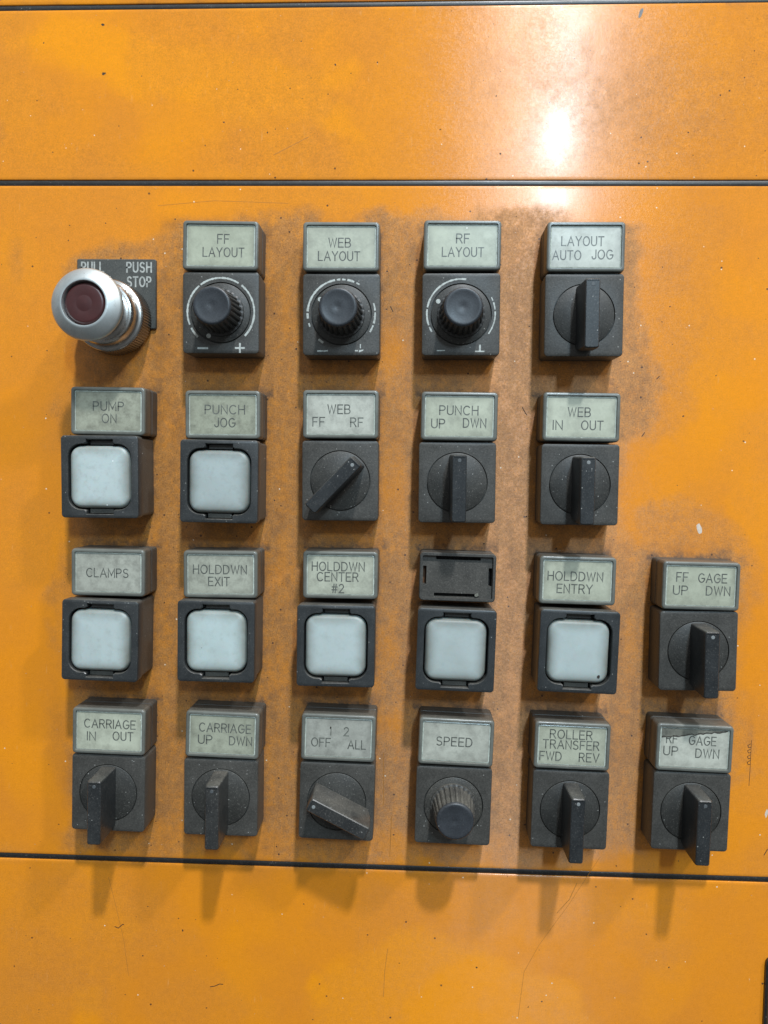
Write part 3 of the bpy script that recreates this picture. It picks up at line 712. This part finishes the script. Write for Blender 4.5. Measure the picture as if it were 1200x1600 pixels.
# ------------------------------------------------------------------ control units
def lens_n(p): return 0
def legend_holder(root, dx, du, rot, texts, grime, key):
    """holder box + clear cap with rim + pale insert + lettering"""
    w, h, nt = 29.75, 18.95, 15.0
    g = Geo()
    g.loft([(rrect(w - .2, h - .2, 1.3), 0.02), (rrect(w - .2, h - .2, 1.3), 6.0), (rrect(w - .7, h - .7, 1.2), 6.1), (rrect(w - .7, h - .7, 1.2), 6.5),
            (rrect(w - .2, h - .2, 1.3), 6.6), (rrect(w - .2, h - .2, 1.3), 9.0)])
    hold = make('legend_holder', g.v, g.f, 'body', root, 35, (dx, du, 0), rot)
    hold['grime'] = grime * 0.4
    if key == 'EMPTY': return hold
    g = Geo()
    g.loft([(rrect(w, h, 1.5), 9.0), (rrect(w, h, 1.5), nt - 1.4), (rrect(w - .15, h - .15, 1.45), nt - 1.1)], True, False)
    sk = make('cap_side', g.v, g.f, 'capside', hold, 35); sk['grime'] = grime * .5
    # rim of the cap: rounded shoulder, flat lip, then a little step down to the insert
    iw, ih = w - 3.1, h - 3.1
    g = Geo()
    rs = [(rrect(w - .15, h - .15, 1.45), nt - 1.1), (rrect(w - .25, h - .25, 1.4), nt - .55), (rrect(w - .6, h - .6, 1.3), nt - .18), (rrect(w - 1.3, h - 1.3, 1.1), nt),
          (rrect(iw + .5, ih + .5, .8), nt - .04), (rrect(iw, ih, .6), nt - .80)]
    g.loft(rs, False, False)
    rim = make('cap_rim', g.v, g.f, 'rim', hold, 50); rim['grime'] = grime
    g = Geo(); g.loft([(rrect(iw + .02, ih + .02, .6), nt - .82), (rrect(iw - .75, ih - .75, .5), nt - .64)], False, False)
    bead = make('insert_edge', g.v, g.f, 'bead', hold, 0)
    g = Geo(); g.plane(rrect(iw - .75, ih - .75, .5), [], nt - .70); g.loft([(rrect(iw - .75, ih - .75, .5), nt - .64), (rrect(iw - .751, ih - .751, .5), nt - .70)], False, False)
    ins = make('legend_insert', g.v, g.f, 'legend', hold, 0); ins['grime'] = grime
    g = Geo()
    for (t, cx, cu, wd) in texts:
        lettering(g, t, cx, cu, wd, 3.35, 0.44, nt - .685)
    make('lettering', g.v, g.f, 'ink', ins, 0)
    if key == 'RFG':
        g = Geo(); top = ih / 2 - .15; pts = []
        for i in range(25):
            x = -iw / 2 + .5 + (iw - 1) * i / 24
            pts.append((x, top - 4.5 + 3.7 * i / 24 + random.uniform(-.3, .3)))
        for i in range(24):
            b = len(g.v); g.v += [(pts[i][0], pts[i][1], nt - .65), (pts[i + 1][0], pts[i + 1][1], nt - .65), (pts[i + 1][0], pts[i + 1][1] + random.uniform(.3, .75), nt - .65), (pts[i][0], pts[i][1] + random.uniform(.3, .75), nt - .65)]
            g.f.append((b, b + 1, b + 2, b + 3))
        make('grime_strip', g.v, g.f, 'grime', ins, 0)
        g = Geo(); up_ = [(p[0], top) for p in pts][::-1]
        g.plane([(p[0], min(p[1] + .3, top - .1)) for p in pts] + up_, [], nt - .662)
        o = make('torn_label_strip', g.v, g.f, 'dirtstrip', ins, 0); o['grime'] = 1.0
    return hold

def empty_holder(hold):
    w, h, nt = 29.75, 18.95, 15.0
    iw, ih = 27.6, 16.6
    g = Geo()
    outer = rrect(w - 0.6, h - 0.6, 1.3); inner = rrect(iw, ih, .5, 2)
    g.loft([(rrect(w, h, 1.5), 9.0), (rrect(w, h, 1.5), nt - .35), (outer, nt)], False, False)
    g.plane(outer, [inner], nt)
    g.loft([(inner, nt), (inner, 9.05)], False, False)
    o = make('holder_frame', g.v, g.f, 'body', hold, 35)
    # recessed floor with four slots
    slots = [rrect(17.5, 1.3, .08, 1, 0.2, ih / 2 - 1.0), rrect(17.5, 1.4, .08, 1, -.2, -ih / 2 + 1.05), rrect(1.35, 7.2, .08, 1, -iw / 2 + .95, .4), rrect(1.35, 7.2, .08, 1, iw / 2 - .95, .2)]
    g = Geo(); g.plane(rrect(iw - .04, ih - .04, .4, 2), slots, 13.4)
    for s_ in slots: g.loft([(s_, 13.4), (s_, 10.2)], False, False)
    o = make('recess_floor', g.v, g.f, 'body', hold, 0); o['grime'] = .5
    for j, s_ in enumerate(slots):
        g = Geo(); g.plane(s_, [], 10.25); make('slot', g.v, g.f, 'dark' if j != 2 else 'slot_orange', hold, 0)  # shade-dark sheet closes each slot, the left one in dull panel orange
    g = Geo(); flake2 = [(7.0, -6.7), (8.3, -6.1), (8.6, -7.0), (8.0, -7.6), (7.1, -7.5)]
    g.loft([(flake2, 13.2), ([(p[0] * .99 + .05, p[1]) for p in flake2], 13.9)]); make('plastic_crumb', g.v, g.f, 'dirtstrip', hold, 0)

M['slot_orange'] = mat_plain('slot_shade_orange', (0.11, 0.045, 0.015), 0.6)  # orange panel behind the slot, its shade mixed into the colour

def base_body(root, grime):
    w, h, n = 30.0, 31.4, 14.0
    g = Geo()
    hole = circle(11.9, 64)
    top = rrect(w - .9, h - .9, 1.05)
    g.loft([(rrect(w - .4, h - .4, 1.4), 0.02), (rrect(w - .1, h - .1, 1.4), 8.0), (rrect(w, h, 1.4), n - .5), (rrect(w - .3, h - .3, 1.3), n - .14), (top, n)], True, False)
    g.plane(top, [hole], n)
    g.loft([(hole, n), (circle(11.9, 64), n - 1.0)], False, True)
    o = make('switch_body', g.v, g.f, 'body', root, 40); o['grime'] = grime
    return o

def rotor(root, grime, r=11.52):
    g = Geo(); g.lathe([(r, 13.1), (r, 13.9), (r - .22, 14.05), (0.01, 14.08)], 64, cap1=False)
    o = make('rotor_disc', g.v, g.f, 'disc', root, 40); o['grime'] = grime
    return o

def lever(root, ang, grime, bright=0.5):
    # blade: pointer end at +u, long tail at -u; footprint a little larger than the face
    def outline(x, u0, u1, r=0.8, k=3): return rrect(2 * x, u1 - u0, r, k, 0, (u0 + u1) / 2)
    g = Geo()
    lay = [(outline(3.15, -13.0, 10.9), 14.02), (outline(2.95, -14.3, 10.7), 19.0), (outline(2.75, -14.7, 10.55), 27.2),
           (outline(2.62, -14.6, 10.4), 27.8), (outline(2.3, -14.25, 10.1, .6), 28.1)]
    # the tail clears the body corner: its root is cut back
    g.loft(lay, True, True)
    o = make('lever', g.v, g.f, 'lever', root, 30, None, ang); o['grime'] = grime
    g = Geo(); g.loft([(circle(.72, 20, 0, 8.4), 28.08), (circle(.62, 20, 0, 8.4), 28.17)], False, True)
    make('index_dot', g.v, g.f, 'dotpaint' if bright > .35 else 'dotfaded', o, 30)
    # raised lip across the pointer end
    g = Geo(); g.loft([(rrect(4.4, .5, .2, 2, 0, 9.85), 28.0), (rrect(4.2, .3, .12, 2, 0, 9.85), 28.28)], False, True)
    make('lip', g.v, g.f, 'lever', o, 30)
    return o
M['dotpaint'] = mat_plain('index_dot_grey', (0.24, 0.26, 0.26), 0.5)
M['dotfaded'] = mat_plain('index_dot_faded', (0.09, 0.10, 0.105), 0.5)

def arc_band(g, r, a0, a1, w, n, worn=None, seed=0):
    """broken painted arc; angles in degrees clockwise from up"""
    r_ = random.Random(seed); k = max(2, int(abs(a1 - a0) / 3))
    for i in range(k):
        t0, t1 = a0 + (a1 - a0) * i / k, a0 + (a1 - a0) * (i + 1) / k
        if worn and r_.random() < worn: continue
        b = len(g.v)
        w0 = w * (r_.uniform(.65, 1.0) if worn else 1)
        for t in (t0, t1):
            a = math.radians(90 - t)
            g.v += [((r - w0 / 2) * math.cos(a), (r - w0 / 2) * math.sin(a) + .3, n), ((r + w0 / 2) * math.cos(a), (r + w0 / 2) * math.sin(a) + .3, n)]
        g.f.append((b, b + 1, b + 3, b + 2))

def knob(root, dot, grime, arcs, marks):
    disc = rotor(root, grime, 11.45)
    nr = 24; k = nr * 8
    def mod(i, j):
        ph = (i % 8)
        if 2 <= j <= 4 and ph in (0, 1): return 0.925
        if 2 <= j <= 4 and ph in (2, 7): return 0.965
        return 1.0
    g = Geo()
    g.lathe([(9.2, 14.06), (9.1, 15.0), (8.45, 15.3), (8.0, 20), (7.45, 26.6), (7.25, 27.0)], k, mod, cap1=False)
    kb = make('knob', g.v, g.f, 'knob', root, 30, None, dot or 0); kb['grime'] = grime
    g = Geo(); g.lathe([(7.25, 27.0), (7.15, 27.6), (6.8, 28.0), (6.2, 28.1), (5.6, 27.95), (3.0, 27.8), (1.2, 27.78), (0.9, 27.7), (0.01, 27.68)], 64, cap1=False)
    c = make('knob_face', g.v, g.f, 'knobtop', kb, 50)
    if dot is not None:
        g = Geo(); g.loft([(circle(.95, 20, 0, 9.55), 14.02), (circle(.85, 20, 0, 9.55), 14.18)], False, True) if False else g.loft([(circle(.95, 20, 0, 10.1), 14.0), (circle(.85, 20, 0, 10.1), 14.2)], False, True)
        make('index_dot', g.v, g.f, 'white', disc, 30, None, dot)
    if arcs:
        g = Geo()
        for i, (a0, a1, wd, worn) in enumerate(arcs): arc_band(g, 13.15, a0, a1, wd, 14.012, worn, i + 3)
        make('scale_arc', g.v, g.f, 'white', root, 0)
    if marks:
        g = Geo()
        if marks == 1:
            g.plane(rrect(4.2, .75, .1, 1, -7.1, -13.7), [], 14.012); make('minus_mark', g.v, g.f, 'white', root, 0)
            g = Geo(); g.plane([(5.6, -13.9), (7.2, -13.9), (7.2, -15.4), (7.9, -15.4), (7.9, -13.9), (9.5, -13.9), (9.5, -13.2), (7.9, -13.2), (7.9, -11.6), (7.2, -11.6), (7.2, -13.2), (5.6, -13.2)], [], 14.012)
            make('plus_mark', g.v, g.f, 'white', root, 0)
        elif marks == 2:
            for x0, x1 in ((-9.3, -7.0), (-6.9, -5.2)): g.plane([(x0, -14.3), (x1, -14.2), (x1, -13.7), (x0, -13.75)], [], 14.012)
            make('minus_mark', g.v, g.f, 'white', root, 0)
            g = Geo(); g.plane([(5.4, -14.1), (6.6, -14.1), (6.6, -13.6), (5.4, -13.6)], [], 14.012); g.plane([(6.9, -14.5), (8.5, -13.9), (8.8, -13.4), (7.0, -13.6)], [], 14.012); g.plane([(7.3, -12.9), (7.7, -12.9), (7.7, -11.3), (7.3, -11.3)], [], 14.012)
            make('plus_mark', g.v, g.f, 'white', root, 0)
        else:
            g.plane([(-9.2, -14.1), (-6.0, -14.0), (-6.0, -13.6), (-9.2, -13.7)], [], 14.012); make('minus_mark', g.v, g.f, 'white', root, 0)
            g = Geo(); g.plane([(5.6, -13.9), (7.1, -13.9), (7.1, -11.6), (7.8, -11.6), (7.8, -13.9), (9.2, -13.9), (9.2, -14.4), (5.6, -14.4)], [], 14.012)
            make('plus_mark', g.v, g.f, 'white', root, 0)

def notch_outline(w, h, r, nw, nh, off=0.0):
    """rounded square opening with a rectangular notch at top and bottom centre"""
    W2, H2 = w / 2 - off, h / 2 - off; nw2 = nw / 2 - off; top = h / 2 + nh - off
    rr = max(.3, r - off); k = 6
    pts = []
    def cor(cx, cu, a0):
        return [(cx + rr * math.cos(math.radians(a0 + 90 * i / k)), cu + rr * math.sin(math.radians(a0 + 90 * i / k))) for i in range(k + 1)]
    pts += cor(W2 - rr, H2 - rr, 0)
    pts += [(nw2 + .7, H2), (nw2, H2 + .5), (nw2, top), (-nw2, top), (-nw2, H2 + .5), (-nw2 - .7, H2)]
    pts += cor(-W2 + rr, H2 - rr, 90)
    pts += cor(-W2 + rr, -H2 + rr, 180)
    pts += [(-nw2 - .7, -H2), (-nw2, -H2 - .5), (-nw2, -top), (nw2, -top), (nw2, -H2 - .5), (nw2 + .7, -H2)]
    pts += cor(W2 - rr, -H2 + rr, 270)
    return pts

def button(root, grime, key):
    w, h, n = 30.5, 32.1, 19.5
    g = Geo()
    g.loft([(rrect(w - 1.0, h - 1.0, 1.3), 0.02), (rrect(w - .8, h - .8, 1.3), 13.6), (rrect(w - 1.3, h - 1.3, 1.1), 13.7), (rrect(w - 1.3, h - 1.3, 1.1), 14.1)], True, False)
    o = make('housing_base', g.v, g.f, 'body', root, 35); o['grime'] = grime
    g = Geo()
    top = rrect(w - .8, h - .8, 1.0)
    g.loft([(rrect(w - 1.3, h - 1.3, 1.1), 14.1), (rrect(w - .1, h - .1, 1.4), 14.15), (rrect(w, h, 1.4), n - .5), (rrect(w - .25, h - .25, 1.3), n - .14), (top, n)], False, False)
    a = notch_outline(25.0, 25.6, 5.2, 10.6, 1.75, -.25); b = notch_outline(25.0, 25.6, 5.2, 10.6, 1.75, 0)
    g.plane(top, [a], n)
    g.loft([(a, n), (b, n - .3), (b, n - 6.5)], False, True)
    hs = make('bezel', g.v, g.f, 'housing', root, 35); hs['grime'] = grime * .35
    # inner ledge strips seen through the notches
    for s_ in (1, -1):
        g = Geo(); g.box(-4.6, 4.6, s_ * 13.4 - .8, s_ * 13.4 + .8, n - 6.4, n - 3.0 if s_ > 0 else n - 2.2)
        t_ = make('latch_tab', g.v, g.f, 'capside' if s_ < 0 else 'knob', hs, 0); t_['grime'] = .6
    # milky cap, softly domed
    g = Geo(); cw, ch = 23.7, 24.3
    lay = [(rrect(cw, ch, 4.5, 8), n - 6.3), (rrect(cw, ch, 4.5, 8), n - 2.2), (rrect(cw - .3, ch - .3, 4.4, 8), n - 1.5), (rrect(cw - 1.0, ch - 1.0, 4.1, 8), n - .75), (rrect(cw - 1.9, ch - 1.9, 3.7, 8), n - .35)]
    for k_, dn in ((3.0, -.20), (5, -.14), (9, -.08), (14, -.02), (19, .02), (22.9, .03)):
        lay.append((rrect(cw - k_, ch - k_, max(.3, 3.7 - k_ * .16), 8), n + dn))
    g.loft(lay, False, True)
    c = make('button_cap', g.v, g.f, 'button', root, 40, (-.15, -.1, 0)); c['grime'] = grime
    if key == 'ENTRY':
        g = Geo(); g.plane([(8.2 + .75 * math.cos(t_ * .7) * random.uniform(.6, 1), -9.2 + .75 * math.sin(t_ * .7) * random.uniform(.6, 1)) for t_ in range(9)], [], n + .02)
        make('burn_spot', g.v, g.f, 'chip', c, 0)

roots = {}
for key, b, l, texts in UNITS:
    kind, gm, ang, label, cat = INFO[key]
    nm = {'sel': 'selector_switch', 'pot': 'control_knob', 'btn': 'push_button'}[kind]
    root = bpy.data.objects.new(nm, None); COL.objects.link(root)
    root.location = P(b[0], b[1], 0); root.rotation_euler = (0, math.radians(b[2]), 0)
    root['label'] = label; root['category'] = cat
    root['group'] = {'sel': G_SEL, 'pot': G_POT, 'btn': G_BTN}[kind]
    roots[key] = root
    # legend holder offset in the unit's own axes
    ar = math.radians(b[2]); ddx, ddy = l[0] - b[0], l[1] - b[1]
    lx = ddx * math.cos(ar) + ddy * math.sin(ar); ly = -ddx * math.sin(ar) + ddy * math.cos(ar)
    hold = legend_holder(root, lx, -ly, l[2] - b[2], texts, gm, key)
    if key == 'EMPTY': empty_holder(hold)
    if kind == 'sel':
        base_body(root, gm * .6); rotor(root, .05 + gm * .7)
        lever(root, ang, {'OFF': .4, 'CIN': .25, 'CUP': .5}.get(key, .1), {'AUTO': .2, 'PUNCH': .2, 'CIN': .2, 'CUP': .2, 'RFG': .2}.get(key, .5))
    elif kind == 'pot':
        base_body(root, gm * .6)
        if key == 'FF': knob(root, 208, .2, [(-137, -118, .75, 0), (-112, 116, .85, 0.05), (116, 134, .8, 0)], 1)
        if key == 'WEBL': knob(root, -55, .15, [(-148, -138, .8, 0), (-112, -106, .6, 0), (-98, 22, .9, .06), (26, 32, .6, 0), (72, 122, .8, .05)], 2)
        if key == 'RFL': knob(root, -61, .1, [(-122, 8, .75, .05), (62, 126, .6, .15)], 3)
        if key == 'SPEED': knob(root, None, .7, None, 0)
    else:
        button(root, gm, key)

# ------------------------------------------------------------------ emergency stop
root = bpy.data.objects.new('emergency_stop', None); COL.objects.link(root)
EX, EY = 0.3, 0.4
root.location = P(EX, EY, 0)
root['label'] = 'silver pull and push stop knob with dark red centre on a dark PUSH STOP nameplate'
root['category'] = 'stop button'
g = Geo(); pl = rrect(32.6, 28.0, .7, 3, -.2, 10.6)
pin = rrect(32.0, 27.4, .5, 3, -.2, 10.6)
g.loft([(pl, 0.03), (pl, 1.2), (pin, 1.5)])
npl = make('nameplate', g.v, g.f, 'plate', root, 30); npl['grime'] = .2
g = Geo()
for (t, cx, cu, wd) in (('PUSH', 9.2, 21.3, 10.6), ('STOP', 9.2, 15.5, 10.2), ('PULL', -10.0, 21.3, 9.6), ('START', -8.6, 15.5, 12.2)):
    lettering(g, t, cx, cu, wd, 3.75, 0.62, 1.52, gap=.34)
make('lettering', g.v, g.f, 'whiteplate', npl, 0)
# knurled ring: alternate ridges
k = 84 * 4
g = Geo(); g.lathe([(14.0, 1.55), (14.5, 2.0), (14.5, 10.6), (14.2, 11.2)], k, lambda i, j: (1.0 if (i % 4) in (0, 1) else .955) if 1 <= j <= 2 else 1.0, cap1=False)
make('knurled_collar', g.v, g.f, 'knurl', root, 25)
g = Geo(); g.lathe([(14.2, 11.2), (13.9, 11.7), (13.5, 11.9), (12.9, 12.0), (12.6, 12.3), (12.5, 16.0), (12.3, 17.2), (11.9, 17.8), (11.2, 18.0)], 96, cap1=False)
make('collar_ring', g.v, g.f, 'alu2', root, 40)
g = Geo(); g.lathe([(11.2, 18.0), (9.8, 18.2), (9.4, 18.6), (9.3, 23.5), (10.0, 26.0), (11.8, 28.2)], 96, cap1=False)
make('neck', g.v, g.f, 'alu2', root, 40)
g = Geo(); g.lathe([(11.8, 28.2), (12.9, 28.8), (13.35, 29.4), (13.4, 30.2), (13.25, 30.9), (12.7, 31.5), (9.3, 33.5), (8.7, 33.75), (8.3, 33.7), (8.1, 33.3), (8.05, 31.0)], 96, cap1=False)
hd = make('mushroom_head', g.v, g.f, 'alu', root, 50)
g = Geo(); g.lathe([(8.05, 31.0), (7.6, 31.0), (7.55, 31.9), (7.25, 32.5), (6.7, 32.75), (6.3, 32.8), (3.2, 32.95), (3.0, 32.9), (2.8, 32.95), (0.01, 33.0)], 72, cap1=False)
make('red_center', g.v, g.f, 'red', hd, 50)

# ------------------------------------------------------------------ black framed display at the lower right edge
root = bpy.data.objects.new('display_window', None); COL.objects.link(root)
bx0, bx1, by0, by1 = 271.3, 325.0, 259.5, 340.0
root.location = P((bx0 + bx1) / 2, (by0 + by1) / 2, 0)
root['label'] = 'black rounded frame of a pale window, cut off by the lower right corner'
root['category'] = 'window frame'
w, h = bx1 - bx0, by1 - by0
g = Geo()
g.loft([(rrect(w, h, 2.5), 0.02), (rrect(w, h, 2.5), 1.2), (rrect(w - .6, h - .6, 2.3), 1.5), (rrect(w - 1.6, h - 1.6, 2.0), 1.55)], True, False)
make('frame', g.v, g.f, 'bezel', root, 40)
g = Geo(); g.loft([(rrect(w - 1.6, h - 1.6, 2.0), 1.55), (rrect(w - 2.0, h - 2.0, 1.8), 2.0), (rrect(w - 4.0, h - 4.0, 1.4), 2.0), (rrect(w - 4.4, h - 4.4, 1.2), 1.2)], False, False)
make('frame_lip', g.v, g.f, 'bezelside', root, 40)
g = Geo(); g.plane(rrect(w - 4.4, h - 4.4, 1.2), [], 1.2)
make('pane', g.v, g.f, 'screen', root, 0)

SC.cycles.use_denoising = True
SC.cycles.max_bounces = 6
